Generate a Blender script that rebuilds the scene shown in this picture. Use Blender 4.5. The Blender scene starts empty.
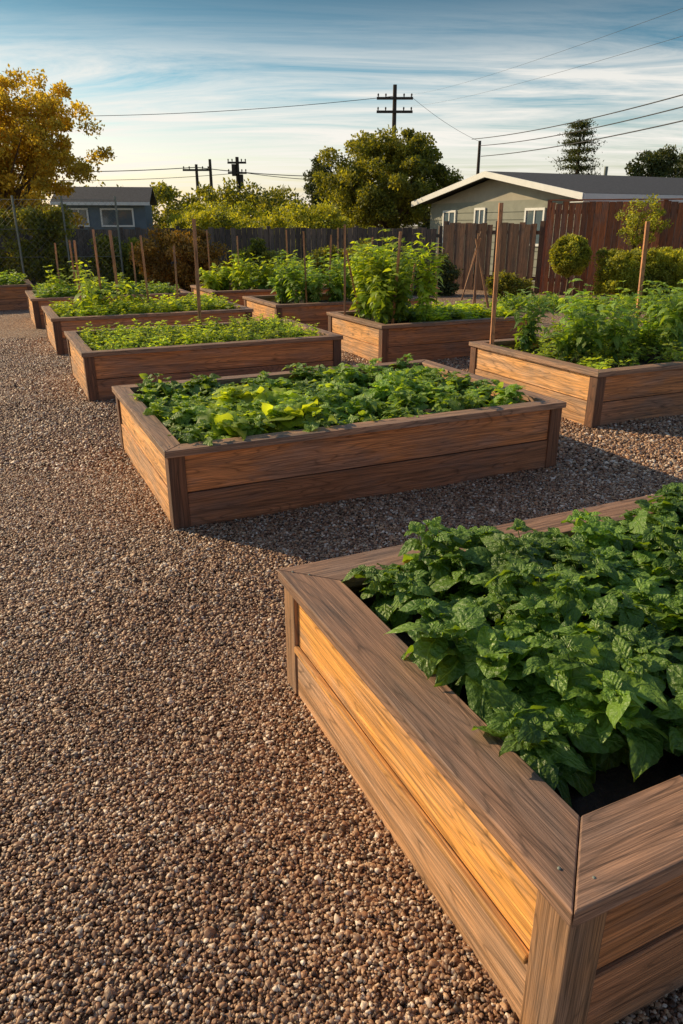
import bpy, math, random
import numpy as np
from mathutils import Vector
R = np.random.default_rng(7)
random.seed(7)
scene = bpy.context.scene
C25, S25 = math.cos(math.radians(25)), math.sin(math.radians(25))
def G(b, a, z=0.0):
    return np.array([C25*b - S25*a, S25*b + C25*a, z])

# ------------------------------------------------------------------ helpers
def link(ob, parent=None):
    scene.collection.objects.link(ob)
    if parent is not None:
        ob.parent = parent
    return ob
def empty(name, loc=(0,0,0), rz=0.0):
    e = bpy.data.objects.new(name, None)
    e.location = loc; e.rotation_euler = (0,0,rz); e.empty_display_size = .2
    return link(e)
def np_mesh(name, V, F, mat, parent=None, attrs=None, smooth=False):
    V = np.asarray(V, dtype=np.float32); F = np.asarray(F, dtype=np.int32)
    me = bpy.data.meshes.new(name)
    k = F.shape[1]
    me.vertices.add(len(V)); me.vertices.foreach_set("co", V.ravel())
    me.loops.add(F.size); me.loops.foreach_set("vertex_index", F.ravel())
    me.polygons.add(len(F))
    me.polygons.foreach_set("loop_start", np.arange(0, F.size, k, dtype=np.int32))
    me.polygons.foreach_set("loop_total", np.full(len(F), k, dtype=np.int32))
    me.polygons.foreach_set("use_smooth", np.full(len(F), smooth, dtype=bool))
    me.update(calc_edges=True)
    for n, arr in (attrs or {}).items():
        at = me.attributes.new(n, 'FLOAT_VECTOR', 'POINT')
        at.data.foreach_set("vector", np.asarray(arr, dtype=np.float32).ravel())
    me.validate()
    me.materials.append(mat)
    ob = bpy.data.objects.new(name, me)
    return link(ob, parent)

class Boards:
    def __init__(s):
        s.V=[]; s.F=[]; s.W=[]; s.T=[]
    def hex(s, vs, wcs, tone, jit=.12):
        n=len(s.V); off=R.uniform(-20,20,3)
        tone=np.array(tone)*(1+R.uniform(-jit,jit))
        for v,w in zip(vs,wcs):
            s.V.append(v); s.W.append(np.array(w)+off); s.T.append(tone)
        for f in ((0,3,2,1),(4,5,6,7),(0,1,5,4),(1,2,6,5),(2,3,7,6),(3,0,4,7)):
            s.F.append([n+i for i in f])
    def add(s, o, ex, ey, ez, tone, g=0, jit=.12):
        o,ex,ey,ez=[np.array(q,float) for q in (o,ex,ey,ez)]
        L=[np.linalg.norm(q) for q in (ex,ey,ez)]
        vs=[];ws=[]
        for k in (0,1):
            for (i,j) in ((0,0),(1,0),(1,1),(0,1)):
                vs.append(o+i*ex+j*ey+k*ez)
                c=[i*L[0],j*L[1],k*L[2]]
                ws.append([c[g],c[(g+1)%3],c[(g+2)%3]])
        s.hex(vs,ws,tone,jit)
    def box(s,x0,x1,y0,y1,z0,z1,tone,g=0,jit=.12):
        s.add((x0,y0,z0),(x1-x0,0,0),(0,y1-y0,0),(0,0,z1-z0),tone,g,jit)
    def make(s,name,mat,parent=None,bevel=0.0):
        ob=np_mesh(name,np.array(s.V),np.array(s.F),mat,parent,{"wc":np.array(s.W),"tone":np.array(s.T)})
        if bevel>0:
            m=ob.modifiers.new("bev",'BEVEL'); m.width=bevel; m.segments=2; m.limit_method='ANGLE'
        return ob

class Tubes:
    def __init__(s): s.V=[]; s.F=[]; s.n=0
    def add(s, pts, rad, sides=6):
        pts=[np.array(p,float) for p in pts]
        n0=s.n
        for i,p in enumerate(pts):
            d = pts[min(i+1,len(pts)-1)]-pts[max(i-1,0)]
            d = d/(np.linalg.norm(d)+1e-9)
            h = np.array([1,0,0]) if abs(d[0])<.8 else np.array([0,1,0])
            a=np.cross(d,h); a/=np.linalg.norm(a); b=np.cross(d,a)
            for k in range(sides):
                t=2*math.pi*k/sides
                s.V.append(p+rad[i]*(math.cos(t)*a+math.sin(t)*b))
        for i in range(len(pts)-1):
            for k in range(sides):
                k2=(k+1)%sides
                s.F.append([n0+i*sides+k,n0+i*sides+k2,n0+(i+1)*sides+k2,n0+(i+1)*sides+k])
        s.n+=len(pts)*sides
    def make(s,name,mat,parent=None):
        return np_mesh(name,np.array(s.V),np.array(s.F),mat,parent,smooth=True)

# ------------------------------------------------------------------ materials
def newmat(name):
    m=bpy.data.materials.new(name); m.use_nodes=True
    nt=m.node_tree; nt.nodes.clear()
    out=nt.nodes.new('ShaderNodeOutputMaterial')
    bs=nt.nodes.new('ShaderNodeBsdfPrincipled')
    nt.links.new(bs.outputs[0],out.inputs[0])
    return m,nt,bs,out
def N(nt,t,**kw):
    n=nt.nodes.new(t)
    for k,v in kw.items():
        setattr(n,k,v)
    return n
def ramp(nt,stops,interp='LINEAR'):
    r=nt.nodes.new('ShaderNodeValToRGB'); cr=r.color_ramp; cr.interpolation=interp
    while len(cr.elements)<len(stops): cr.elements.new(.5)
    for e,(p,c) in zip(cr.elements,stops):
        e.position=p; e.color=(*c,1) if len(c)==3 else c
    return r
def gray(v): return (v,v,v)
def mixc(nt,bt,fac,a,b):
    m=nt.nodes.new('ShaderNodeMix'); m.data_type='RGBA'; m.blend_type=bt
    for idx,v in ((0,fac),(6,a),(7,b)):
        if isinstance(v,bpy.types.NodeSocket): nt.links.new(v,m.inputs[idx])
        else: m.inputs[idx].default_value = v if idx==0 else (*v,1)
    return m.outputs[2]
def math_(nt,op,a,b=None,c=None):
    m=nt.nodes.new('ShaderNodeMath'); m.operation=op
    for i,v in enumerate((a,b,c)):
        if v is None: continue
        if isinstance(v,bpy.types.NodeSocket): nt.links.new(v,m.inputs[i])
        else: m.inputs[i].default_value=v
    return m.outputs[0]

def wood_material(name, grain=.85, rough=.66, weather=.6, bump=.65):
    m,nt,bs,out=newmat(name)
    at=N(nt,'ShaderNodeAttribute',attribute_name='wc')
    tn=N(nt,'ShaderNodeAttribute',attribute_name='tone')
    def nz(scale,detail=5,dist=0,sc=1,rough_=.6):
        mp=N(nt,'ShaderNodeMapping'); mp.inputs['Scale'].default_value=scale
        nt.links.new(at.outputs['Vector'],mp.inputs[0])
        n=N(nt,'ShaderNodeTexNoise'); n.inputs['Scale'].default_value=sc; n.inputs['Detail'].default_value=detail
        n.inputs['Distortion'].default_value=dist; n.inputs['Roughness'].default_value=rough_
        nt.links.new(mp.outputs[0],n.inputs[0]); return n.outputs[0]
    fine=nz((5,360,360),4,.0,1,.7)
    mid=nz((1.3,55,55),4,.0,1,.65)
    rings=nz((.45,6,6),2,.25)
    rg=math_(nt,'FRACT',math_(nt,'MULTIPLY',rings,26))
    big=nz((1.7,6,6),7,.3,1,.65)
    r1=ramp(nt,[(.32,gray(.52)),(.5,gray(.98)),(.7,gray(1.35))]); nt.links.new(mid,r1.inputs[0])
    r2=ramp(nt,[(.34,gray(.52)),(.62,gray(1.28))]); nt.links.new(fine,r2.inputs[0])
    r3=ramp(nt,[(0,gray(.48)),(.14,gray(1.0)),(.7,gray(1.12)),(.95,gray(.8)),(1,gray(.48))]); nt.links.new(rg,r3.inputs[0])
    c=mixc(nt,'MULTIPLY',1.0,tn.outputs['Vector'],r1.outputs[0])
    c=mixc(nt,'MULTIPLY',1.0,c,r2.outputs[0])
    c=mixc(nt,'MULTIPLY',grain,c,r3.outputs[0])
    mp=N(nt,'ShaderNodeMapping'); mp.inputs['Scale'].default_value=(2.0,5.5,5.5); nt.links.new(at.outputs['Vector'],mp.inputs[0])
    vo=N(nt,'ShaderNodeTexVoronoi'); vo.inputs['Scale'].default_value=1.0; nt.links.new(mp.outputs[0],vo.inputs[0])
    rk=ramp(nt,[(.03,gray(.2)),(.07,gray(.7)),(.12,gray(1))]); nt.links.new(vo.outputs['Distance'],rk.inputs[0])
    c=mixc(nt,'MULTIPLY',.8,c,rk.outputs[0])
    rw=ramp(nt,[(.45,gray(0)),(.62,gray(1))]); nt.links.new(big,rw.inputs[0])
    hs=N(nt,'ShaderNodeHueSaturation'); hs.inputs['Saturation'].default_value=.6; hs.inputs['Value'].default_value=.55
    nt.links.new(c,hs.inputs['Color'])
    fw=math_(nt,'MULTIPLY',rw.outputs[0],weather)
    c=mixc(nt,'MIX',fw,c,hs.outputs[0])
    nt.links.new(c,bs.inputs['Base Color'])
    rr=ramp(nt,[(.3,gray(rough-.12)),(.7,gray(rough+.18))]); nt.links.new(mid,rr.inputs[0]); nt.links.new(rr.outputs[0],bs.inputs['Roughness'])
    bp=N(nt,'ShaderNodeBump'); bp.inputs['Strength'].default_value=bump; bp.inputs['Distance'].default_value=.003
    hh=math_(nt,'ADD',math_(nt,'MULTIPLY',fine,.9),mid)
    hh=math_(nt,'ADD',hh,math_(nt,'MULTIPLY',rg,.12))
    nt.links.new(hh,bp.inputs['Height']); nt.links.new(bp.outputs[0],bs.inputs['Normal'])
    return m
M_wood=wood_material('cedar_boards')
M_fence=wood_material('fence_boards',rough=.8,weather=.7)

def leaf_material(name,dark,light,trans=.3,rough=.5,veins=False,tcol=None,spec=.5):
    m,nt,bs,out=newmat(name)
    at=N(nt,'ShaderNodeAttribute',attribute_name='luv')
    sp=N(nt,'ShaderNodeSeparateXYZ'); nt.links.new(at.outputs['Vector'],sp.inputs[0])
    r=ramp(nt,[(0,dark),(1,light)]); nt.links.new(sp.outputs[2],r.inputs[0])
    ge=N(nt,'ShaderNodeNewGeometry')
    nz=N(nt,'ShaderNodeTexNoise'); nz.inputs['Scale'].default_value=2.5; nz.inputs['Detail'].default_value=3
    nt.links.new(ge.outputs['Position'],nz.inputs[0])
    rn=ramp(nt,[(.3,gray(.62)),(.7,gray(1.38))]); nt.links.new(nz.outputs[0],rn.inputs[0])
    c=mixc(nt,'MULTIPLY',1.0,r.outputs[0],rn.outputs[0])
    if veins:
        aw=math_(nt,'ABSOLUTE',sp.outputs[1])
        rib=ramp(nt,[(.02,gray(1)),(.09,gray(0))]); nt.links.new(aw,rib.inputs[0])
        ph=math_(nt,'SUBTRACT',math_(nt,'MULTIPLY',sp.outputs[0],5.5),math_(nt,'MULTIPLY',math_(nt,'POWER',aw,.8),1.5))
        sn=math_(nt,'SINE',math_(nt,'MULTIPLY',ph,6.283))
        vr=ramp(nt,[(.90,gray(0)),(1.0,gray(1))]); nt.links.new(sn,vr.inputs[0])
        f=math_(nt,'MAXIMUM',rib.outputs[0],math_(nt,'MULTIPLY',vr.outputs[0],.4))
        vc=tuple(min(1,q*1.5+.03) for q in light)
        c=mixc(nt,'MIX',math_(nt,'MULTIPLY',f,.45),c,vc)
        bp=N(nt,'ShaderNodeBump'); bp.inputs['Strength'].default_value=.7; bp.inputs['Distance'].default_value=.005
        n2=N(nt,'ShaderNodeTexNoise'); n2.inputs['Scale'].default_value=85; n2.inputs['Detail'].default_value=3
        nt.links.new(ge.outputs['Position'],n2.inputs[0])
        h=math_(nt,'ADD',math_(nt,'MULTIPLY',sn,-.3),math_(nt,'MULTIPLY',rib.outputs[0],-.9))
        h=math_(nt,'ADD',h,math_(nt,'MULTIPLY',n2.outputs[0],2.6))
        nt.links.new(h,bp.inputs['Height']); nt.links.new(bp.outputs[0],bs.inputs['Normal'])
    nt.links.new(c,bs.inputs['Base Color']); bs.inputs['Roughness'].default_value=rough
    bs.inputs['Specular IOR Level'].default_value=spec
    tr=N(nt,'ShaderNodeBsdfTranslucent')
    tc=mixc(nt,'MULTIPLY',1.0,c,tcol or (2.4,2.0,.45))
    nt.links.new(tc,tr.inputs[0])
    ms=N(nt,'ShaderNodeMixShader'); ms.inputs[0].default_value=trans
    nt.links.new(bs.outputs[0],ms.inputs[1]); nt.links.new(tr.outputs[0],ms.inputs[2])
    nt.links.new(ms.outputs[0],out.inputs[0])
    return m
M_basil=leaf_material('basil_leaf',(.032,.090,.014),(.20,.34,.055),.36,.36,True)
M_herb=leaf_material('herb_leaf',(.055,.14,.02),(.32,.48,.10),.40,.40,True)
M_bright=leaf_material('bright_leaf',(.11,.20,.025),(.44,.56,.08),.45,.5)
M_tree=leaf_material('olive_leaf',(.07,.095,.017),(.29,.30,.05),.40,.6)
M_gold=leaf_material('golden_leaf',(.32,.22,.02),(.78,.60,.08),.5,.6,tcol=(1.4,1.3,.6))
M_dark=leaf_material('dark_leaf',(.03,.05,.015),(.11,.13,.035),.25,.6)
M_brownleaf=leaf_material('autumn_leaf',(.14,.09,.02),(.42,.25,.055),.35,.7)
M_box=leaf_material('boxwood_leaf',(.11,.15,.02),(.44,.46,.06),.40,.6)

def simple(name,col,rough=.7,metal=0,noise=.2,sc=8,bump=0.0):
    m,nt,bs,out=newmat(name)
    g=N(nt,'ShaderNodeTexCoord'); n=N(nt,'ShaderNodeTexNoise'); n.inputs['Scale'].default_value=sc; n.inputs['Detail'].default_value=6
    nt.links.new(g.outputs['Object'],n.inputs[0])
    r=ramp(nt,[(.3,gray(1-noise)),(.7,gray(1+noise))]); nt.links.new(n.outputs[0],r.inputs[0])
    c=mixc(nt,'MULTIPLY',1.0,col,r.outputs[0]); nt.links.new(c,bs.inputs['Base Color'])
    bs.inputs['Roughness'].default_value=rough; bs.inputs['Metallic'].default_value=metal
    if bump>0:
        bp=N(nt,'ShaderNodeBump'); bp.inputs['Strength'].default_value=bump; bp.inputs['Distance'].default_value=.02
        nt.links.new(n.outputs[0],bp.inputs['Height']); nt.links.new(bp.outputs[0],bs.inputs['Normal'])
    return m
M_bark=simple('bark',(.12,.08,.05),.9,0,.4,12,.5)
M_stem=simple('green_stem',(.14,.20,.05),.6)
M_soil=simple('potting_soil',(.022,.015,.010),.95,0,.5,40,1.0)
M_wire=simple('power_cable',(.03,.03,.03),.6)
M_pole=simple('pole_timber',(.06,.045,.035),.9)
M_white=simple('white_trim_paint',(.74,.74,.72),.5,0,.05,3)
M_stucco=simple('gray_green_siding',(.25,.26,.22),.85,0,.1,4)
M_blue=simple('blue_gray_siding',(.13,.17,.21),.8,0,.1,4)
M_roof=simple('dark_shingles',(.055,.055,.06),.85,0,.35,14,.4)
M_iron=simple('galvanised_post',(.20,.22,.19),.6,.2)
def glassmat():
    m,nt,bs,out=newmat('window_glass'); bs.inputs['Base Color'].default_value=(.10,.14,.17,1); bs.inputs['Roughness'].default_value=.06
    bs.inputs['Specular IOR Level'].default_value=.9
    return m
M_glass=glassmat()

STONES=[(0,(.050,.026,.014)),(.15,(.16,.082,.044)),(.30,(.42,.235,.13)),(.43,(.23,.13,.08)),(.58,(.52,.33,.19)),(.72,(.30,.20,.14)),(.84,(.62,.45,.30)),(.91,(.86,.76,.63)),(1.0,(.12,.075,.05))]
def tint_nodes(nt,g):
    n2=N(nt,'ShaderNodeTexNoise'); n2.inputs['Scale'].default_value=.8; n2.inputs['Detail'].default_value=6; n2.inputs['Roughness'].default_value=.6
    nt.links.new(g.outputs['Position'],n2.inputs[0])
    r2=ramp(nt,[(.36,(.84,.76,.70)),(.64,(1.14,1.10,1.06))]); nt.links.new(n2.outputs[0],r2.inputs[0])
    return r2.outputs[0]
def stone_mat():
    m,nt,bs,out=newmat('pea_gravel_stone')
    oi=N(nt,'ShaderNodeObjectInfo'); r=ramp(nt,STONES); nt.links.new(oi.outputs['Random'],r.inputs[0])
    g=N(nt,'ShaderNodeNewGeometry'); n=N(nt,'ShaderNodeTexNoise'); n.inputs['Scale'].default_value=260; n.inputs['Detail'].default_value=3
    nt.links.new(g.outputs['Position'],n.inputs[0])
    rr=ramp(nt,[(.3,gray(.75)),(.7,gray(1.2))]); nt.links.new(n.outputs[0],rr.inputs[0])
    c=mixc(nt,'MULTIPLY',1.0,r.outputs[0],rr.outputs[0]); c=mixc(nt,'MULTIPLY',1.0,c,tint_nodes(nt,g))
    nt.links.new(c,bs.inputs['Base Color']); bs.inputs['Roughness'].default_value=.5
    return m
M_stone=stone_mat()
def gravel_mat():
    m,nt,bs,out=newmat('gravel_bed')
    g=N(nt,'ShaderNodeNewGeometry')
    v=N(nt,'ShaderNodeTexVoronoi'); v.inputs['Scale'].default_value=58; nt.links.new(g.outputs['Position'],v.inputs[0])
    w=N(nt,'ShaderNodeTexWhiteNoise'); nt.links.new(v.outputs['Color'],w.inputs[0])
    r=ramp(nt,STONES); nt.links.new(w.outputs[0],r.inputs[0])
    d=ramp(nt,[(.25,gray(1.0)),(.75,gray(.5))]); nt.links.new(v.outputs['Distance'],d.inputs[0])
    c=mixc(nt,'MULTIPLY',1.0,r.outputs[0],d.outputs[0]); c=mixc(nt,'MULTIPLY',1.0,c,tint_nodes(nt,g))
    nt.links.new(c,bs.inputs['Base Color']); bs.inputs['Roughness'].default_value=.85
    bp=N(nt,'ShaderNodeBump'); bp.inputs['Strength'].default_value=.8; bp.inputs['Distance'].default_value=.008; bp.invert=True
    nt.links.new(v.outputs['Distance'],bp.inputs['Height']); nt.links.new(bp.outputs[0],bs.inputs['Normal'])
    return m
M_gravel=gravel_mat()
M_ground=simple('dry_earth',(.14,.12,.06),.95,0,.4,.6,.3)

# ------------------------------------------------------------------ leaves
class Leaves:
    def __init__(s): s.p=[];s.d=[];s.n=[];s.L=[];s.W=[];s.c=[];s.r=[]
    def add(s,p,d,n,L,W,c,r):
        s.p.append(p);s.d.append(d);s.n.append(n);s.L.append(L);s.W.append(W);s.c.append(c);s.r.append(r)
    def make(s,name,mat,parent=None,nu=5,nw=3,fold=.25,rip=.0,serr=0.0):
        P=np.array(s.p);D=np.array(s.d);Nn=np.array(s.n);L=np.array(s.L)[:,None];W=np.array(s.W)[:,None];c=np.array(s.c)[:,None];r=np.array(s.r)
        D/=np.linalg.norm(D,axis=1,keepdims=True)
        Nn=Nn-D*(Nn*D).sum(1,keepdims=True); Nn/=np.linalg.norm(Nn,axis=1,keepdims=True)+1e-9
        S=np.cross(D,Nn)
        K=len(P); V=np.zeros((K,nu,nw,3)); A=np.zeros((K,nu,nw,3))
        ph=R.uniform(0,6.28,(K,1)); ra=R.uniform(.5,1.4,(K,1))*rip; tw=R.normal(0,.12,(K,1)); fo=fold*R.uniform(.2,1.6,(K,1))
        for i in range(nu):
            u=i/(nu-1)
            prof=max(.03,(math.sin(math.pi*min(1,u)**.70))**.75) if 0<u<1 else (.06 if u==0 else .0)
            if serr and i%2==1: prof*=1+serr
            for j in range(nw):
                w=(j/(nw-1))*2-1
                up = -c*L*u*u*1.0 + fo*W*.5*abs(w)*prof - .45*fo*W*w*w*prof
                if rip: up = up + ra*W*np.sin(ph+u*10+w*2.2)*abs(w) + .5*ra*W*np.sin(ph*2+u*23+w*3)*prof
                side=S*(W*.5*prof*w + tw*L*math.sin(u*3.14))
                V[:,i,j]=P + D*(L*u*(1-.25*c*u)) + side + Nn*up
                A[:,i,j,0]=u; A[:,i,j,1]=w; A[:,i,j,2]=r
        idx=np.arange(nu*nw).reshape(nu,nw)
        q=np.array([[idx[i,j],idx[i+1,j],idx[i+1,j+1],idx[i,j+1]] for i in range(nu-1) for j in range(nw-1)])
        F=(q[None]+(np.arange(K)*nu*nw)[:,None,None]).reshape(-1,4)
        return np_mesh(name,V.reshape(-1,3),F,mat,parent,{"luv":A.reshape(-1,3)},smooth=True)

def fill_plants(lv, tb, centers, H, spread, nst, nodes, L, asp=.6, curl=.35, droop=0.0, per=2, stemr=.003, hv=(.7,1.2)):
    up=np.array([0,0,1.])
    for c in centers:
        c=np.array(c,float); h=H*R.uniform(*hv); k=max(1,int(nst+R.integers(-1,2)))
        pr=R.uniform(-.22,.22); ls=R.uniform(.75,1.25)
        for s in range(k):
            az=R.uniform(0,6.28); sp=spread*R.uniform(.25,1.0)
            tip=c+np.array([math.cos(az)*sp,math.sin(az)*sp,h*R.uniform(.75,1.1)-droop*sp])
            ctrl=c+np.array([math.cos(az)*sp*.25,math.sin(az)*sp*.25,h*.55])
            if tb is not None: tb.add([c,(c+2*ctrl+tip)/4,tip],[stemr,stemr*.8,stemr*.4],4)
            a0=R.uniform(0,6.28)
            for q in range(1,nodes+1):
                t=q/nodes*.92+.08
                p=(1-t)**2*c+2*t*(1-t)*ctrl+t*t*tip
                for j in range(per):
                    a=a0+q*1.57+j*6.283/per+R.uniform(-.35,.35)
                    el=-.25+.75*t+R.uniform(-.35,.35)
                    d=np.array([math.cos(a),math.sin(a),el])
                    n=up+R.normal(0,.32,3)
                    LL=ls*L*R.uniform(.6,1.2)*(.55+.65*math.sin(math.pi*min(1,t*.8+.1)))
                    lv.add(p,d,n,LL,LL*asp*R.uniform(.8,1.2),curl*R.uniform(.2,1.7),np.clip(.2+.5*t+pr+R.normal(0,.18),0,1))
            for j in range(4):
                a=a0+j*1.57+R.uniform(-.3,.3); d=np.array([math.cos(a),math.sin(a),R.uniform(.5,1.3)])
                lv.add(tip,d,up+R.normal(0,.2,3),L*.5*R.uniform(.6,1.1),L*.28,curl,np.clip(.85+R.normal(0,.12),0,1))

def quad_leaves(P,size,aspect=.6,flat=0.0):
    K=len(P)
    d=R.normal(0,1,(K,3)); d/=np.linalg.norm(d,axis=1,keepdims=True)
    e=R.normal(0,1,(K,3)); e[:,2]+=flat; s=np.cross(d,e); s/=np.linalg.norm(s,axis=1,keepdims=True)+1e-9
    n=np.cross(d,s)
    L=(size*R.uniform(.6,1.3,K))[:,None]; W=L*aspect
    V=np.stack([P,P+d*L*.5+s*W*.5+n*L*.08,P+d*L,P+d*L*.5-s*W*.5+n*L*.08],1)
    r=np.clip(R.normal(.5,.25,K),0,1)
    A=np.zeros((K,4,3)); A[:,:,2]=r[:,None]; A[:,1,1]=1;A[:,3,1]=-1; A[:,1,0]=.5
    F=np.arange(K*4).reshape(-1,4)
    return V.reshape(-1,3),F,A.reshape(-1,3)

def crown(name,center,rad,mat,nclump=60,per=260,csize=.28,leaf=.12,parent=None,shell=.45,zmin=None,box=False,jit=.16):
    center=np.array(center,float); rad=np.array(rad,float)
    if box:
        u=R.uniform(-1,1,(nclump,3))
    else:
        u=R.normal(0,1,(nclump,3)); u/=np.linalg.norm(u,axis=1,keepdims=True)
        u*= (shell+(1-shell)*R.uniform(0,1,(nclump,1))**.6)*R.uniform(1-jit,1+jit,(nclump,1))
    cc=center+u*rad
    pts=[];tint=[]
    for c in cc:
        k=int(per*R.uniform(.5,1.4)); cs=csize*R.uniform(.6,1.3)
        q=R.normal(0,1,(k,3)); q/=np.linalg.norm(q,axis=1,keepdims=True); q*=R.uniform(0,1,(k,1))**.45
        q=q*cs*np.array([1,1,.75]); pts.append(c+q)
        tint.append(np.full(k,R.uniform(-.25,.25)))
    P=np.concatenate(pts)
    if zmin is not None: P[:,2]=np.maximum(P[:,2],zmin+R.uniform(0,.1,len(P)))
    V,F,A=quad_leaves(P,leaf)
    A[:,2]=np.clip(A[:,2]+np.repeat(np.concatenate(tint),4),0,1)
    return np_mesh(name,V,F,mat,parent,{"luv":A}), cc

def tree(name,x,y,trunk_h,ctr_z,rad,mat,nclump,per,csize,leaf,tr=.12,shell=.4,jit=.16):
    root=empty(name,(x,y,0))
    ob,cc=crown('crown',(0,0,ctr_z),rad,mat,nclump,per,csize,leaf,root,shell,jit=jit)
    t=Tubes()
    t.add([(0,0,-.05),(.05,.02,trunk_h*.5),(-.03,.04,trunk_h),(.04,0,ctr_z+rad[2]*.3)],[tr*1.3,tr,tr*.85,tr*.3],8)
    for c in cc[:34]:
        z0=trunk_h*R.uniform(.7,1.2); m=np.array([c[0]*.45,c[1]*.45,(z0+c[2])*.5-.05])
        t.add([(0,.03,z0),m,c],[tr*.4,tr*.22,tr*.06],5)
    t.make('trunk',M_bark,root)
    return root

# ------------------------------------------------------------------ ground
def sheet(name,x0,x1,y0,y1,z,mat):
    return np_mesh(name,[(x0,y0,z),(x1,y0,z),(x1,y1,z),(x0,y1,z)],[[0,1,2,3]],mat)
sheet('ground',-600,600,-200,900,0,M_ground)
sheet('gravel_path',-13,14,-4,21,.004,M_gravel)

BEDS=[
 (.765,3.40,.664,2.13,.155),
 (.710,3.41,3.73,5.54,.10),
 (.68,3.36,7.2,8.85,.10),
 (.64,3.33,10.15,11.85,.10),
 (.56,3.2,13.1,14.8,.10),
 (4.38,7.10,4.43,6.25,.10),
 (4.15,6.45,7.75,9.35,.10),
 (3.82,6.40,10.5,12.1,.10),
 (3.60,6.2,13.2,14.8,.10),
 (-2.0,.75,16.3,17.9,.10),
]
BH=.475
def bed(b0,b1,a0,a1,cw,first):
    w=b1-b0; l=a1-a0
    o=G(b0,a0)
    root=empty('raised_garden_bed',(o[0],o[1],.004),math.radians(25))
    B=Boards()
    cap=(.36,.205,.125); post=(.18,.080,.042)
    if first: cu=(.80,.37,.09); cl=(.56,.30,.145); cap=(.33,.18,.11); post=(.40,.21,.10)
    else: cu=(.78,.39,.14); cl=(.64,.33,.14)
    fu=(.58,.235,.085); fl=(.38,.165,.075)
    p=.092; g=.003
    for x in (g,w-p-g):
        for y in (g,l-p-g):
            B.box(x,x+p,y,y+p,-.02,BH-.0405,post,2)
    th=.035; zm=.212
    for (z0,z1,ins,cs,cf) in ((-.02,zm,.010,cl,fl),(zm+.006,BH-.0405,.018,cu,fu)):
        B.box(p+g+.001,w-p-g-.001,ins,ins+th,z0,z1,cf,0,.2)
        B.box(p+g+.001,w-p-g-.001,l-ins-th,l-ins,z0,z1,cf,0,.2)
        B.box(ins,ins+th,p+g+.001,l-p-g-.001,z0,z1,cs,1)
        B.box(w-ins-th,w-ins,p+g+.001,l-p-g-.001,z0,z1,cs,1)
    if first:
        B.box(-.002,.0165,p+g+.002,l-p-g-.002,zm-.012,zm+.010,(.62,.30,.09),1)
    B.box(.055,w-.055,.055,.077,.1,BH-.042,cl,0); B.box(.055,w-.055,l-.077,l-.055,.1,BH-.042,cl,0)
    B.box(.055,.077,.080,l-.080,.1,BH-.042,cl,1); B.box(w-.077,w-.055,.080,l-.080,.1,BH-.042,cl,1)
    z0=BH-.039; z1=BH; e=.0014
    O=[(-.014,-.014),(w+.014,-.014),(w+.014,l+.014),(-.014,l+.014)]
    I=[(cw,cw),(w-cw,cw),(w-cw,l-cw),(cw,l-cw)]
    for k in range(4):
        k2=(k+1)%4
        o1,o2,i1,i2=[np.array(q) for q in (O[k],O[k2],I[k],I[k2])]
        d=(o2-o1)/np.linalg.norm(o2-o1)
        o1=o1+d*e;o2=o2-d*e;i1=i1+d*e;i2=i2-d*e
        quad=[o1,o2,i2,i1]; nrm=np.array([-d[1],d[0]])
        zt=z1+R.uniform(0,.0025)
        vs=[np.array([*q,z0]) for q in quad]+[np.array([*q,zt]) for q in quad]
        ws=[(np.dot(q-o1,d),np.dot(q-o1,nrm),0) for q in quad]+[(np.dot(q-o1,d),np.dot(q-o1,nrm),.035) for q in quad]
        B.hex(vs,ws,cap)
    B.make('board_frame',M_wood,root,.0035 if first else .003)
    T=Tubes()
    for x in (.05,w-.05):
        for y in (.05,l-.05):
            for q in (-.022,.022):
                T.add([(x+q,y-q,z1-.001),(x+q,y-q,z1+.003),(x+q,y-q,z1+.0031)],[.0035,.0035,.0004],8)
    T.make('screws',M_iron,root)
    nx,ny=60,40
    xs=np.linspace(.06,w-.06,nx); ys=np.linspace(.06,l-.06,ny)
    X,Y=np.meshgrid(xs,ys,indexing='ij')
    Z=.375+.012*np.sin(X*9+Y*3)+.01*np.sin(Y*13-X*5)+R.normal(0,.008,X.shape)
    V=np.stack([X,Y,Z],-1).reshape(-1,3)
    id_=np.arange(nx*ny).reshape(nx,ny)
    F=np.stack([id_[:-1,:-1],id_[1:,:-1],id_[1:,1:],id_[:-1,1:]],-1).reshape(-1,4)
    np_mesh('soil',V,F,M_soil,root,smooth=True)
for i,b in enumerate(BEDS): bed(*b,i==0)

def centers(b0,b1,a0,a1,n,z=.375,jit=.35):
    w=b1-b0;l=a1-a0; nx=max(1,round(math.sqrt(n*w/l))); ny=max(1,round(n/nx)); out=[]
    for i in range(nx):
        for j in range(ny):
            b=b0+(i+.5+R.uniform(-jit,jit))*w/nx; a=a0+(j+.5+R.uniform(-jit,jit))*l/ny
            out.append(G(b,a,z))
    return out
def planting(name,mat,cs,H,spread,nst,nodes,L,asp=.6,curl=.35,droop=0,per=2,nu=4,nw=3,fold=.25,rip=0.0,stem=True,stemr=.003,serr=0,hv=(.7,1.2)):
    lv=Leaves(); tb=Tubes() if stem else None
    fill_plants(lv,tb,cs,H,spread,nst,nodes,L,asp,curl,droop,per,stemr,hv)
    ob=lv.make(name,mat,None,nu,nw,fold,rip,serr)
    if stem: tb.make('stems',M_stem,ob)
    return ob
# bed A large basil
planting('basil_plants',M_basil,centers(1.03,3.2,.90,1.93,84,z=.36,jit=.5),.215,.12,6,5,.112,.62,.5,.15,2,13,7,.5,.10,True,.004,.06,(.6,1.25))
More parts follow.
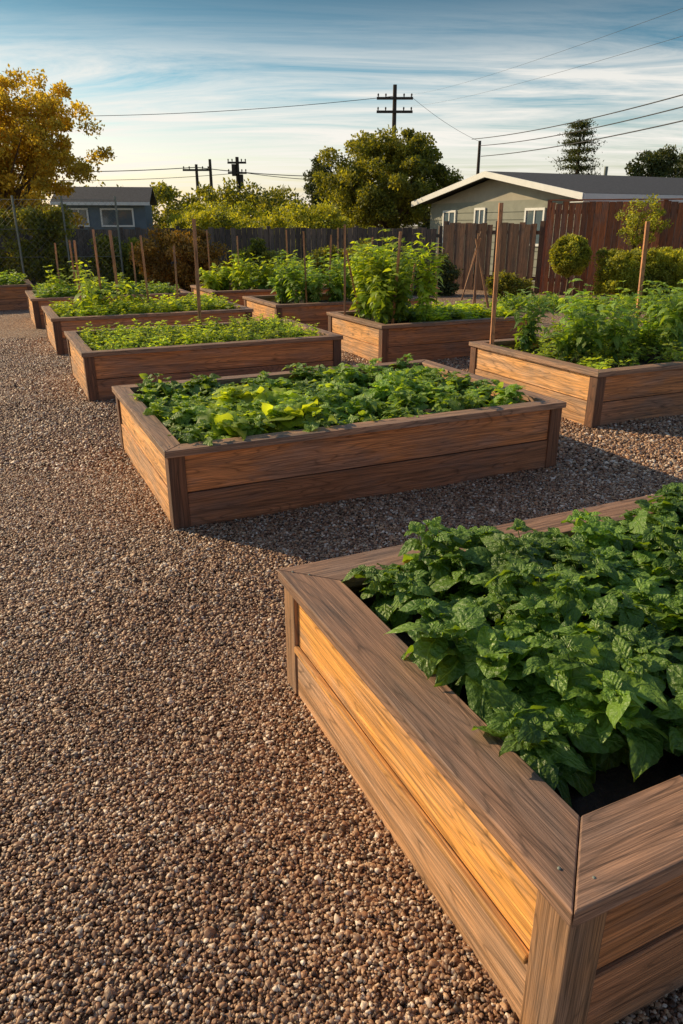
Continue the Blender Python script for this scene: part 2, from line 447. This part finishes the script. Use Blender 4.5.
# bed B
planting('spinach_plants',M_herb,centers(.84,3.28,3.86,5.42,140,jit=.5),.13,.12,5,3,.095,.70,.5,.2,2,6,5,.5,.10,hv=(.5,1.6))
planting('chard_plants',M_bright,centers(.95,1.75,3.95,4.6,6,jit=.5),.19,.13,5,3,.16,.75,.5,.2,2,7,5,.5,.10)
# bed C fine herbs
planting('herb_seedlings',M_bright,centers(.80,3.24,7.33,8.73,330,jit=.6),.13,.07,5,3,.05,.5,.3,0,2,4,3,hv=(.4,1.6))
# bed D/E
planting('leafy_greens',M_bright,centers(.8,3.2,10.3,11.7,140,jit=.5),.18,.12,5,4,.08,.5,.3)
planting('pepper_plants',M_bright,centers(.85,1.9,10.6,11.6,7,jit=.6),.6,.26,5,7,.12,.4,.6,.3,hv=(.6,1.4))
planting('leafy_greens',M_herb,centers(.7,3.0,13.25,14.6,110,jit=.5),.2,.14,5,4,.09,.5,.3)
planting('pepper_plants',M_bright,centers(.9,2.2,13.5,14.5,7,jit=.6),.5,.26,6,7,.12,.4,.5,.3,hv=(.6,1.4))
# F bushy
planting('tomato_plants',M_herb,centers(4.75,6.9,4.95,6.05,17,jit=.6),.52,.27,8,8,.10,.42,.6,.2,3,hv=(.5,1.35))
planting('pepper_plants',M_bright,centers(4.8,6.9,5.0,6.0,14,jit=.6),.58,.2,5,9,.06,.4,.5,.1,3,hv=(.5,1.35))
planting('herb_seedlings',M_bright,centers(4.5,6.95,4.56,6.1,120,jit=.6),.15,.1,5,3,.06,.5,.3,hv=(.5,1.6))
# G tall left, lettuce right
planting('tomato_plants',M_bright,centers(4.32,5.0,8.0,9.15,12,jit=.5),.98,.24,8,11,.12,.45,.5,.1,3,hv=(.75,1.15))
planting('lettuce_plants',M_bright,centers(4.9,6.3,7.9,9.2,90,jit=.5),.15,.12,6,3,.11,.7,.3)
# H, I
planting('tomato_plants',M_herb,centers(4.05,6.2,10.7,11.9,17,jit=.6),.80,.3,7,9,.12,.45,.5,.2,3,hv=(.6,1.25))
planting('pepper_plants',M_bright,centers(3.8,5.9,13.4,14.6,13,jit=.6),.6,.3,7,8,.13,.45,.5,.2,3,hv=(.5,1.3))
planting('leafy_greens',M_herb,centers(-1.8,.6,16.45,17.7,90),.25,.15,5,4,.1,.5,.3)

# ------------------------------------------------------------------ stakes
def stake(b,a,ztop,lean=(0,0),r=.013):
    o=G(b,a,.36)
    lean=(lean[0]+R.normal(0,.012),lean[1]+R.normal(0,.012))
    B=Boards(); s=r
    top=o+np.array([lean[0],lean[1],ztop-.36])
    vs=[o+np.array(q) for q in ((-s,-s,0),(s,-s,0),(s,s,0),(-s,s,0))]+[top+np.array(q) for q in ((-s,-s,0),(s,-s,0),(s,s,0),(-s,s,0))]
    h=ztop
    ws=[(0,0,0),(0,.03,0),(0,.03,.03),(0,0,.03)]+[(h,0,0),(h,.03,0),(h,.03,.03),(h,0,.03)]
    B.hex(vs,ws,(.60,.27,.12),.2)
    B.make('garden_stake',M_wood,None,.002)
for s in [(2.18,8.65,1.66,(0,0),.018),(4.50,6.05,1.79,(0,0),.019),(6.35,5.95,1.63,(-.06,0),.019),(1.70,11.5,1.52,(0,0),.018),(1.72,13.6,1.52,(0,0),.017),(1.35,13.9,1.35),(1.1,14.2,1.3),
          (4.62,8.35,1.52,(.06,0),.017),(4.45,8.9,1.3,(-.22,0)),(5.2,9.0,1.1,(.1,0)),(4.2,8.9,1.6),(5.75,9.1,1.2),(4.6,11.2,1.5),(5.3,11.5,1.55),(5.9,11.6,1.4,(.1,0)),
          (4.3,13.8,1.4),(5.4,14.1,1.5),(2.6,11.6,1.3),(2.4,14.0,1.3),(1.1,11.0,1.4,(.03,0)),(2.1,11.3,1.45,(-.04,0)),(4.9,11.0,1.45,(.05,0)),(3.9,14.4,1.5)]:
    stake(*s)
root=empty('bean_teepee',(2.35,13.2,0))
B=Boards()
for k in range(6):
    t=k*math.pi/3+.3; o=np.array([.36*math.cos(t),.36*math.sin(t),0]); top=np.array([-.05*math.cos(t),-.05*math.sin(t),1.35+R.uniform(0,.15)]); s=.012
    vs=[o+np.array(q) for q in ((-s,-s,0),(s,-s,0),(s,s,0),(-s,s,0))]+[top+np.array(q) for q in ((-s,-s,0),(s,-s,0),(s,s,0),(-s,s,0))]
    ws=[(0,0,0),(0,.03,0),(0,.03,.03),(0,0,.03)]+[(1.5,0,0),(1.5,.03,0),(1.5,.03,.03),(1.5,0,.03)]
    B.hex(vs,ws,(.45,.22,.1))
B.make('poles',M_wood,root)

# ------------------------------------------------------------------ fences
def fence(name,pts,h,tone,bw=.14,gap=.008,lap=.01,cap=False):
    B=Boards()
    for (p0,p1) in zip(pts[:-1],pts[1:]):
        p0=np.array([*p0,0.]);p1=np.array([*p1,0.]); D=p1-p0; L=np.linalg.norm(D); D/=L; Nn=np.array([D[1],-D[0],0])
        n=int(L/(bw+gap))
        for i in range(n):
            o=p0+D*(i*(bw+gap))+Nn*(lap if i%2 else 0)
            hh=h+R.uniform(-.03,.03)
            B.add(o,D*bw,-Nn*.02,(0,0,hh),np.array(tone)*R.uniform(.6,1.35),2)
        m=max(1,int(L/2.4))
        for i in range(m+1):
            o=p0+D*(L*i/m-.05)-Nn*.035
            B.add(o,D*.1,-Nn*.1,(0,0,h+.06),np.array(tone)*.8,2)
        for z in (.3,h-.25):
            B.add(p0-Nn*.025+np.array([0,0,z]),D*L,-Nn*.04,(0,0,.09),np.array(tone)*.9,0)
        if cap: B.add(p0+Nn*.03+np.array([0,0,h+.035]),D*L,-Nn*.09,(0,0,.03),np.array(tone)*1.1,0)
    return B.make(name,M_fence)
fence('board_fence',[(-14,18.6),(-2,21.3),(2.9,22.4)],1.5,(.17,.12,.09))
fence('board_fence',[(2.7,20.2),(3.9,19.4),(4.85,18.75)],1.62,(.19,.10,.06))
fence('redwood_fence',[(4.9,18.4),(9.8,17.0),(14,15.6)],2.08,(.46,.15,.06),cap=True)
root=empty('wire_fence',(0,0,0))
T=Tubes()
for x,y in ((-8.3,17.3),(-7.35,17.5),(-6.35,17.75),(-5.2,18.0)):
    T.add([(x,y,0),(x,y,2.2)],[.025,.025],6)
for z in (.3,.9,1.5,2.12):
    T.add([(-9.9,16.98,z),(-5.2,18.0,z)],[.006,.006],4)
for k in range(58):
    for sgn in (1,-1):
        x0=-9.9+k*.14; x1=x0+sgn*2.05
        xa,za,xb,zb=x0,.08,x1,2.12
        if xb<-9.9: zb=.08+2.04*(x0+9.9)/(x0-x1); xb=-9.9
        if xb>-5.2: zb=.08+2.04*(-5.2-x0)/(x1-x0); xb=-5.2
        if xa>-5.2:
            if sgn>0: continue
            za=.08+2.04*(x0+5.2)/2.05; xa=-5.2
            if za>2.1: continue
        if abs(xb-xa)<.02: continue
        yf=lambda x:16.98+(x+9.9)*.217
        T.add([(xa,yf(xa)-.02,za),(xb,yf(xb)-.02,zb)],[.0022,.0022],3)
T.make('posts_and_chain_link',M_iron,root)

# ------------------------------------------------------------------ houses
def prism_roof(B,x0,x1,y0,y1,ze,zr,th,tone):
    ym=(y0+y1)/2
    for ya in (y0,y1):
        vs=[(x0,ya,ze-th),(x1,ya,ze-th),(x1,ym,zr-th),(x0,ym,zr-th),(x0,ya,ze),(x1,ya,ze),(x1,ym,zr),(x0,ym,zr)]
        B.hex([np.array(v,float) for v in vs],vs,tone)
o=G(14.3,15.8)
root=empty('bungalow_house',(o[0],o[1],0),math.radians(25))
W_,D_=14.0,8.8
ZE,ZR=2.36,3.12
B=Boards(); B.box(.5,W_,.5,D_-.5,0,ZE-.08,(1,1,1))
ym=D_/2
V=[(.5,.5,ZE-.08),(.5,D_-.5,ZE-.08),(.5,ym,ZR-.12),(W_,.5,ZE-.08),(W_,D_-.5,ZE-.08),(W_,ym,ZR-.12)]
w=B.make('walls',M_stucco,root)
np_mesh('gable_siding',V,[[0,2,1],[3,4,5]],simple('gable_siding_paint',(.36,.33,.27),.8,0,.08,3),root)
B=Boards()
for k in range(9):
    z=.2+k*.22; B.box(.478,.499,.5,D_-.5,z,z+.2,(1,1,1))
B.make('lap_siding',M_stucco,root)
B=Boards(); prism_roof(B,0,W_+.5,0,D_,ZE,ZR,.06,(1,1,1)); B.make('roof',M_roof,root)
B=Boards(); 
for ya in (0,D_):
    vs=[(-.04,ya,ZE-.17),(-.001,ya,ZE-.17),(-.001,ym,ZR-.17),(-.04,ym,ZR-.17),(-.04,ya,ZE),(-.001,ya,ZE),(-.001,ym,ZR),(-.04,ym,ZR)]
    B.hex([np.array(v,float) for v in vs],vs,(1,1,1))
B.box(0.001,W_+.5,-.04,-.002,ZE-.2,ZE-.01,(1,1,1)); 
B.box(0.002,W_+.5,.0,.5,ZE-.22,ZE-.2,(1,1,1))
B.make('fascia_trim',M_white,root)
def window(root,x,y0,y1,z0,z1,axis='x'):
    B=Boards(); g=Boards(); f=.07
    def bx(bd,a0,a1,zz0,zz1,d0,d1):
        if axis=='x': bd.box(x-d1,x-d0,a0,a1,zz0,zz1,(1,1,1))
        else: bd.box(a0,a1,x-d1,x-d0,zz0,zz1,(1,1,1))
    bx(B,y0,y1,z0,z0+f,0,.05);bx(B,y0,y1,z1-f,z1,0,.05);bx(B,y0,y0+f,z0+f,z1-f,0,.05);bx(B,y1-f,y1,z0+f,z1-f,0,.05)
    ymid=(y0+y1)/2; bx(B,ymid-.025,ymid+.025,z0+f,z1-f,0,.045)
    bx(g,y0+f,y1-f,z0+f,z1-f,.005,.02)
    B.make('window_frame',M_white,root); g.make('window_pane',M_glass,root)
window(root,.476,2.0,2.9,1.0,2.05); window(root,.476,4.9,5.5,.8,2.1); window(root,.476,6.6,7.4,1.0,2.05)
window(root,.498,2.0,3.4,1.1,2.0,'y'); window(root,.498,5.5,7.2,1.1,2.0,'y')
T=Tubes(); T.add([(5,4.6,2.95),(5,4.6,3.4)],[.06,.06],8); T.make('vent_pipe',M_iron,root)
root=empty('garden_shed',(-10.4,35,0),math.radians(8))
B=Boards(); B.box(-1.9,1.7,-1.4,1.4,0,2.45,(1,1,1)); B.make('walls',M_blue,root)
B=Boards(); prism_roof(B,-2.15,1.95,-1.7,1.7,2.5,3.15,.07,(1,1,1)); B.make('roof',M_roof,root)
B=Boards(); B.box(-2.15,1.95,-1.74,-1.702,2.36,2.49,(1,1,1)); B.make('fascia_trim',M_white,root)
window(root,-1.402,-.2,1.2,1.5,2.25,'y'); window(root,-1.402,-1.5,-.7,1.5,2.25,'y')
root=empty('neighbor_house',(17.9,28,0),math.radians(25))
B=Boards(); B.box(-3,5,-2,3,0,2.4,(1,1,1)); B.make('walls',M_stucco,root)
B=Boards(); prism_roof(B,-3.4,5.4,-2.4,3.4,2.5,3.5,.1,(1,1,1)); B.make('roof',M_roof,root)
B=Boards(); B.box(-3.4,5.4,-2.44,-2.402,2.25,2.48,(1,1,1)); B.make('fascia_trim',M_white,root)
window(root,-2.002,0,1.4,1.1,2.1,'y')

# ------------------------------------------------------------------ poles & cables
def pole(x,y,top,arms,r=.14,armw=1.05,extra=False):
    root=empty('utility_pole',(x,y,0))
    T=Tubes(); T.add([(0,0,0),(0,0,top)],[r*1.2,r*.8],10); T.make('post',M_pole,root)
    B=Boards(); T=Tubes()
    for z in arms:
        B.box(-armw,armw,-r-.1,-r-.001,z-.07,z+.07,(1,1,1))
        for q in (-.92,-.5,.5,.92):
            T.add([(q*armw,-r-.05,z+.07),(q*armw,-r-.05,z+.2),(q*armw,-r-.05,z+.26)],[.03,.06,.03],6)
    if extra:
        B.box(-.4,-.12,-.3,.1,top-1.3,top-.5,(1,1,1)); B.box(.16,.4,-.3,.1,top-2.2,top-1.2,(1,1,1))
    if B.V: B.make('crossarms',M_pole,root)
    if T.V: T.make('insulators',M_pole,root)
pole(3.24,50,9.45,(8.7,7.98),.15,1.1)
pole(9.45,55,6.9,(),.12,.6)
pole(-10.95,60,5.8,(5.4,),.13,1.0)
pole(-9.9,60,6.15,(),.13)
pole(-7.85,60,6.3,(5.9,5.2),.16,.7,True)
def cable(p0,p1,sag=.3,r=.014):
    p0=np.array(p0,float);p1=np.array(p1,float); pts=[]
    for i in range(25):
        t=i/24; p=p0*(1-t)+p1*t; p[2]-=sag*4*t*(1-t); pts.append(p)
    T=Tubes(); T.add(pts,[r]*25,5); T.make('power_cable',M_wire)
cable((8.9,55,7.0),(12.8,28,6.0),.25,.022); cable((9.45,55,6.6),(12.9,28,5.63),.25,.022); cable((9.6,55,5.95),(13,28,5.18),.2,.024)
cable((7.8,90,14.8),(8.8,20,6.56),.3,.005); cable((7.8,90,13.7),(8.92,20,5.97),.3,.005)
cable((3.24,50,8.85),(-26,50,7.9),.5,.016); cable((4.2,50,8.85),(9.45,55,6.85),.2,.010)
cable((-30,60,5.6),(-10.95,60,5.6),.3,.03); cable((-10.95,60,5.6),(6,62,5.3),.4,.03); cable((-7.85,60,5.3),(6,60,4.9),.4,.025)
cable((-30,60,5.0),(-7.85,60,5.2),.4,.02)

# ------------------------------------------------------------------ trees and shrubs
tree('golden_leaf_tree',-9.4,21.5,1.7,3.45,(3.0,2.3,2.05),M_gold,270,270,.34,.095,.14,.15,.08)
tree('olive_tree',1.95,30.8,1.6,3.0,(2.65,2.2,1.75),M_tree,190,300,.38,.12,.15,.35,.12)
tree('cypress_tree',-1.25,45,1.2,3.6,(.8,.8,1.9),M_dark,45,160,.4,.15,.15,.2)
tree('cypress_tree',1.4,46,1.2,4.0,(1.3,1.2,2.1),M_dark,55,170,.45,.15,.15,.2)
tree('shade_tree',17.9,44,2,4.0,(2.2,1.6,1.4),M_dark,70,180,.5,.17,.15,.3)
tree('small_fruit_tree',6.45,16.9,.9,1.65,(.55,.4,.5),M_box,45,60,.14,.06,.03,.2)
def conifer(x,y,h,w):
    root=empty('pine_tree',(x,y,0)); pts=[]; T=Tubes(); T.add([(0,0,0),(.05,0,h*.6),(0,0,h)],[.2,.12,.02],8)
    z=h*.3
    while z<h:
        f=(h-z)/(h*.7)
        for j in range(6):
            a=R.uniform(0,6.28); L=w*(f**.6*.9+.15)*R.uniform(.6,1.2); e=np.array([math.cos(a)*L,math.sin(a)*L,z-.12*L+.1])
            T.add([(0,0,z),e],[.04,.01],4)
            for q in range(5):
                t=.3+.7*q/4; c=np.array([0,0,z])*(1-t)+e*t
                pts.append(c+R.normal(0,1,(30,3))*np.array([.2,.2,.08]))
        z+=.42
    V,F,A=quad_leaves(np.concatenate(pts),.15,.35)
    np_mesh('needles',V,F,M_dark,root,{"luv":A}); T.make('trunk',M_bark,root)
conifer(13.3,45,6.9,1.6); 
conifer(22.5,52,6.6,2.0)
root=empty('topiary_ball_shrub',(4.85,16.2,0)); crown('crown',(0,0,.98),(.38,.38,.38),M_box,330,110,.075,.045,root,.86,jit=.04)
T=Tubes(); T.add([(0,0,0),(.02,0,.5),(0,0,.9)],[.03,.028,.02],7); T.make('trunk',M_bark,root)
crown('boxwood_hedge',(6.9,15.8,.64),(1.45,.42,.44),M_box,800,110,.12,.05,None,box=True)
crown('boxwood_hedge',(10.1,14.9,.62),(1.4,.4,.42),M_box,300,90,.14,.05,None,box=True)
crown('flowering_groundcover',(5.6,14.9,.12),(2.6,.35,.10),M_herb,160,70,.16,.06,None,box=True,zmin=.0)
crown('flowering_groundcover',(9,14.0,.12),(1.4,.35,.10),M_brownleaf,60,70,.16,.06,None,box=True,zmin=.0)
crown('vine_hedge',(-8.3,17.95,.95),(1.95,.22,.9),M_tree,230,200,.25,.08,None,box=True,zmin=.0)
crown('autumn_shrub',(-3.7,17.6,.75),(1.15,.7,.75),M_brownleaf,110,230,.24,.07,None,.3,zmin=0)
crown('autumn_shrub',(-5.4,18.7,.65),(.9,.5,.65),M_tree,55,200,.25,.08,None,.3,zmin=0)
crown('green_shrub',(-2.0,18.8,.55),(.9,.5,.6),M_tree,50,200,.22,.08,None,.3,zmin=0)
crown('green_shrub',(.2,19.5,.55),(1.3,.6,.6),M_tree,50,200,.25,.08,None,.3,zmin=0)
crown('green_shrub',(2.1,18.3,.4),(.8,.5,.45),M_dark,40,200,.2,.07,None,.3,zmin=0)
crown('green_shrub',(3.9,17.4,.25),(.6,.4,.3),M_tree,30,160,.16,.06,None,.3,zmin=0)
crown('green_shrub',(-.8,25.5,1.5),(.9,.8,.75),M_box,50,200,.3,.1,None,.3,zmin=0)
crown('green_shrub',(-4.5,26.5,1.3),(1.6,.8,.7),M_box,60,200,.3,.1,None,.3,zmin=0)
crown('distant_trees',(-3.2,36,1.3),(4.6,2,1.05),M_box,130,170,.5,.14,None,box=True,zmin=0)
crown('distant_trees',(-16,50,2),(14,3,1.7),M_tree,200,170,.8,.25,None,box=True,zmin=0)
crown('distant_trees',(12,60,1.8),(22,4,1.6),M_dark,240,170,.9,.3,None,box=True,zmin=0)
crown('distant_trees',(15.8,36,1.6),(4,2,1.2),M_box,80,170,.6,.18,None,box=True,zmin=0)

# ------------------------------------------------------------------ loose gravel
def inside(X,Y):
    b=C25*X+S25*Y; a=-S25*X+C25*Y; m=np.zeros(len(X),bool)
    for (b0,b1,a0,a1,_) in BEDS: m|=(b>b0+.012)&(b<b1-.012)&(a>a0+.012)&(a<a1-.012)
    return m
pts=[];scl=[]
for (y0,y1,s,k) in ((.35,2.5,.0078,.68),(2.5,4.7,.0106,.86),(4.7,11.0,.0185,1.3)):
    hw=.62*y1+.45
    gx,gy=np.meshgrid(np.arange(-hw,hw,s),np.arange(y0,y1,s))
    X=gx.ravel()+R.uniform(-.5,.5,gx.size)*s*1.3; Y=gy.ravel()+R.uniform(-.5,.5,gx.size)*s*1.3
    keep=(np.abs(X)<.60*Y+.40)&(~inside(X,Y))
    X=X[keep];Y=Y[keep]
    Z=.0135+.0045*np.sin(X*5.1+1.3*np.sin(Y*3.3))+.004*np.sin(Y*6.7+X*2)+R.uniform(-.003,.005,len(X))
    pts.append(np.stack([X,Y,Z],1)); scl.append(np.full(len(X),k)*np.exp(R.normal(0,.28,len(X))))
P=np.concatenate(pts).astype(np.float32); K=np.concatenate(scl).astype(np.float32)
me=bpy.data.meshes.new('gravel'); me.vertices.add(len(P)); me.vertices.foreach_set('co',P.ravel())
at=me.attributes.new('ps','FLOAT','POINT'); at.data.foreach_set('value',K)
me.materials.append(M_stone)
gob=bpy.data.objects.new('loose_gravel',me); link(gob)
ng=bpy.data.node_groups.new('pebble_scatter','GeometryNodeTree')
ng.interface.new_socket('Geometry',in_out='INPUT',socket_type='NodeSocketGeometry')
ng.interface.new_socket('Geometry',in_out='OUTPUT',socket_type='NodeSocketGeometry')
gi=ng.nodes.new('NodeGroupInput'); go=ng.nodes.new('NodeGroupOutput')
g2i=ng.nodes.new('GeometryNodeGeometryToInstance')
for v in range(6):
    ico=ng.nodes.new('GeometryNodeMeshIcoSphere'); ico.inputs['Radius'].default_value=1; ico.inputs['Subdivisions'].default_value=2
    sp=ng.nodes.new('GeometryNodeSetPosition')
    pos=ng.nodes.new('GeometryNodeInputPosition')
    ad=ng.nodes.new('ShaderNodeVectorMath'); ad.operation='ADD'; ad.inputs[1].default_value=(v*7.3,v*3.1,v)
    ng.links.new(pos.outputs[0],ad.inputs[0])
    nz=ng.nodes.new('ShaderNodeTexNoise'); nz.inputs['Scale'].default_value=.9; nz.inputs['Detail'].default_value=1
    ng.links.new(ad.outputs[0],nz.inputs['Vector'])
    sb=ng.nodes.new('ShaderNodeVectorMath'); sb.operation='SUBTRACT'; sb.inputs[1].default_value=(.5,.5,.5)
    ng.links.new(nz.outputs['Color'],sb.inputs[0])
    sc=ng.nodes.new('ShaderNodeVectorMath'); sc.operation='SCALE'; sc.inputs['Scale'].default_value=1.6
    ng.links.new(sb.outputs[0],sc.inputs[0])
    ng.links.new(ico.outputs[0],sp.inputs['Geometry']); ng.links.new(sc.outputs[0],sp.inputs['Offset'])
    sm=ng.nodes.new('GeometryNodeSetMaterial'); sm.inputs['Material'].default_value=M_stone
    ng.links.new(sp.outputs[0],sm.inputs[0])
    ss=ng.nodes.new('GeometryNodeSetShadeSmooth'); ng.links.new(sm.outputs[0],ss.inputs[0])
    ng.links.new(ss.outputs[0],g2i.inputs[0])
ip=ng.nodes.new('GeometryNodeInstanceOnPoints'); ip.inputs['Pick Instance'].default_value=True
ng.links.new(gi.outputs[0],ip.inputs['Points']); ng.links.new(g2i.outputs[0],ip.inputs['Instance'])
ri=ng.nodes.new('FunctionNodeRandomValue'); ri.data_type='INT'
for s in ri.inputs:
    if s.name=='Max' and s.type=='INT': s.default_value=5
    if s.name=='Min' and s.type=='INT': s.default_value=0
ng.links.new([o for o in ri.outputs if o.type=='INT'][0],ip.inputs['Instance Index'])
def rv(lo,hi,seed):
    r=ng.nodes.new('FunctionNodeRandomValue'); r.data_type='FLOAT_VECTOR'
    r.inputs[0].default_value=lo; r.inputs[1].default_value=hi
    for s in r.inputs:
        if s.name=='Seed': s.default_value=seed
    return r.outputs[0]
ng.links.new(rv((-.5,-.5,0),(.5,.5,6.28),3),ip.inputs['Rotation'])
na=ng.nodes.new('GeometryNodeInputNamedAttribute'); na.data_type='FLOAT'; na.inputs['Name'].default_value='ps'
vs=ng.nodes.new('ShaderNodeVectorMath'); vs.operation='SCALE'
ng.links.new(rv((.0058,.0050,.0036),(.0098,.0080,.0064),5),vs.inputs[0]); ng.links.new(na.outputs[0],vs.inputs['Scale'])
ng.links.new(vs.outputs[0],ip.inputs['Scale'])
ng.links.new(ip.outputs[0],go.inputs[0])
md=gob.modifiers.new('scatter','NODES'); md.node_group=ng
print('pebbles',len(P))

# ------------------------------------------------------------------ world & sun
sd=np.array([-.77,.38]); sd/=np.linalg.norm(sd); EL=math.radians(27)
sunv=Vector((sd[0]*math.cos(EL),sd[1]*math.cos(EL),math.sin(EL)))
world=bpy.data.worlds.new("World"); scene.world=world; world.use_nodes=True
nt=world.node_tree; nt.nodes.clear()
out=nt.nodes.new('ShaderNodeOutputWorld'); bg=nt.nodes.new('ShaderNodeBackground'); bg.inputs[1].default_value=.15
sky=nt.nodes.new('ShaderNodeTexSky'); sky.sky_type='NISHITA'; sky.sun_disc=False
sky.sun_elevation=EL; sky.sun_rotation=math.atan2(sd[0],sd[1]); sky.air_density=1.0; sky.dust_density=1.5; sky.ozone_density=1.5
tc=nt.nodes.new('ShaderNodeTexCoord'); sp=nt.nodes.new('ShaderNodeSeparateXYZ'); nt.links.new(tc.outputs['Generated'],sp.inputs[0])
gr=ramp(nt,[(0.0,(1.30,1.08,.82)),(.08,(1.15,1.08,.95)),(.15,(.58,.78,.78)),(.235,(.12,.34,.40)),(.6,(.50,.65,.75))]); nt.links.new(sp.outputs[2],gr.inputs[0])
c=mixc(nt,'MULTIPLY',1.0,sky.outputs[0],gr.outputs[0])
zz=math_(nt,'ADD',math_(nt,'MAXIMUM',sp.outputs[2],0.0),.07)
cx=math_(nt,'DIVIDE',sp.outputs[0],zz); cy=math_(nt,'DIVIDE',sp.outputs[1],zz)
cb=nt.nodes.new('ShaderNodeCombineXYZ'); nt.links.new(cx,cb.inputs[0]); nt.links.new(cy,cb.inputs[1])
mp=nt.nodes.new('ShaderNodeMapping'); mp.inputs['Rotation'].default_value=(0,0,math.radians(9)); mp.inputs['Scale'].default_value=(.42,1.5,1); nt.links.new(cb.outputs[0],mp.inputs[0])
n1=nt.nodes.new('ShaderNodeTexNoise'); n1.inputs['Scale'].default_value=1.1; n1.inputs['Detail'].default_value=10; n1.inputs['Roughness'].default_value=.68; n1.inputs['Distortion'].default_value=.9
nt.links.new(mp.outputs[0],n1.inputs[0])
cr=ramp(nt,[(.34,gray(0)),(.60,gray(1))]); nt.links.new(n1.outputs[0],cr.inputs[0])
er=ramp(nt,[(0.0,gray(.5)),(.09,gray(.95)),(.16,gray(.85)),(.195,gray(.25)),(.24,gray(.06)),(.6,gray(.1))]); nt.links.new(sp.outputs[2],er.inputs[0])
cf=math_(nt,'MULTIPLY',cr.outputs[0],er.outputs[0])
c=mixc(nt,'MIX',cf,c,(6.5,6.2,5.7))
nt.links.new(c,bg.inputs[0]); nt.links.new(bg.outputs[0],out.inputs[0])
sl=bpy.data.lights.new('sun','SUN'); sl.energy=5.0; sl.angle=math.radians(.5); sl.color=(1.0,.76,.45)
so=bpy.data.objects.new('sun',sl); so.rotation_euler=(-sunv).to_track_quat('-Z','Y').to_euler(); link(so)

# ------------------------------------------------------------------ camera
cam=bpy.data.cameras.new('camera'); cam.sensor_fit='VERTICAL'; cam.sensor_height=36; cam.lens=719/1024*36
cam.clip_start=.05; cam.clip_end=2000
co=bpy.data.objects.new('camera',cam); co.location=(0,0,1.6); co.rotation_euler=(math.radians(90-21.8),0,0); link(co)
scene.camera=co
scene.view_settings.view_transform='Standard'; scene.view_settings.look='None'; scene.view_settings.exposure=0; scene.view_settings.gamma=1
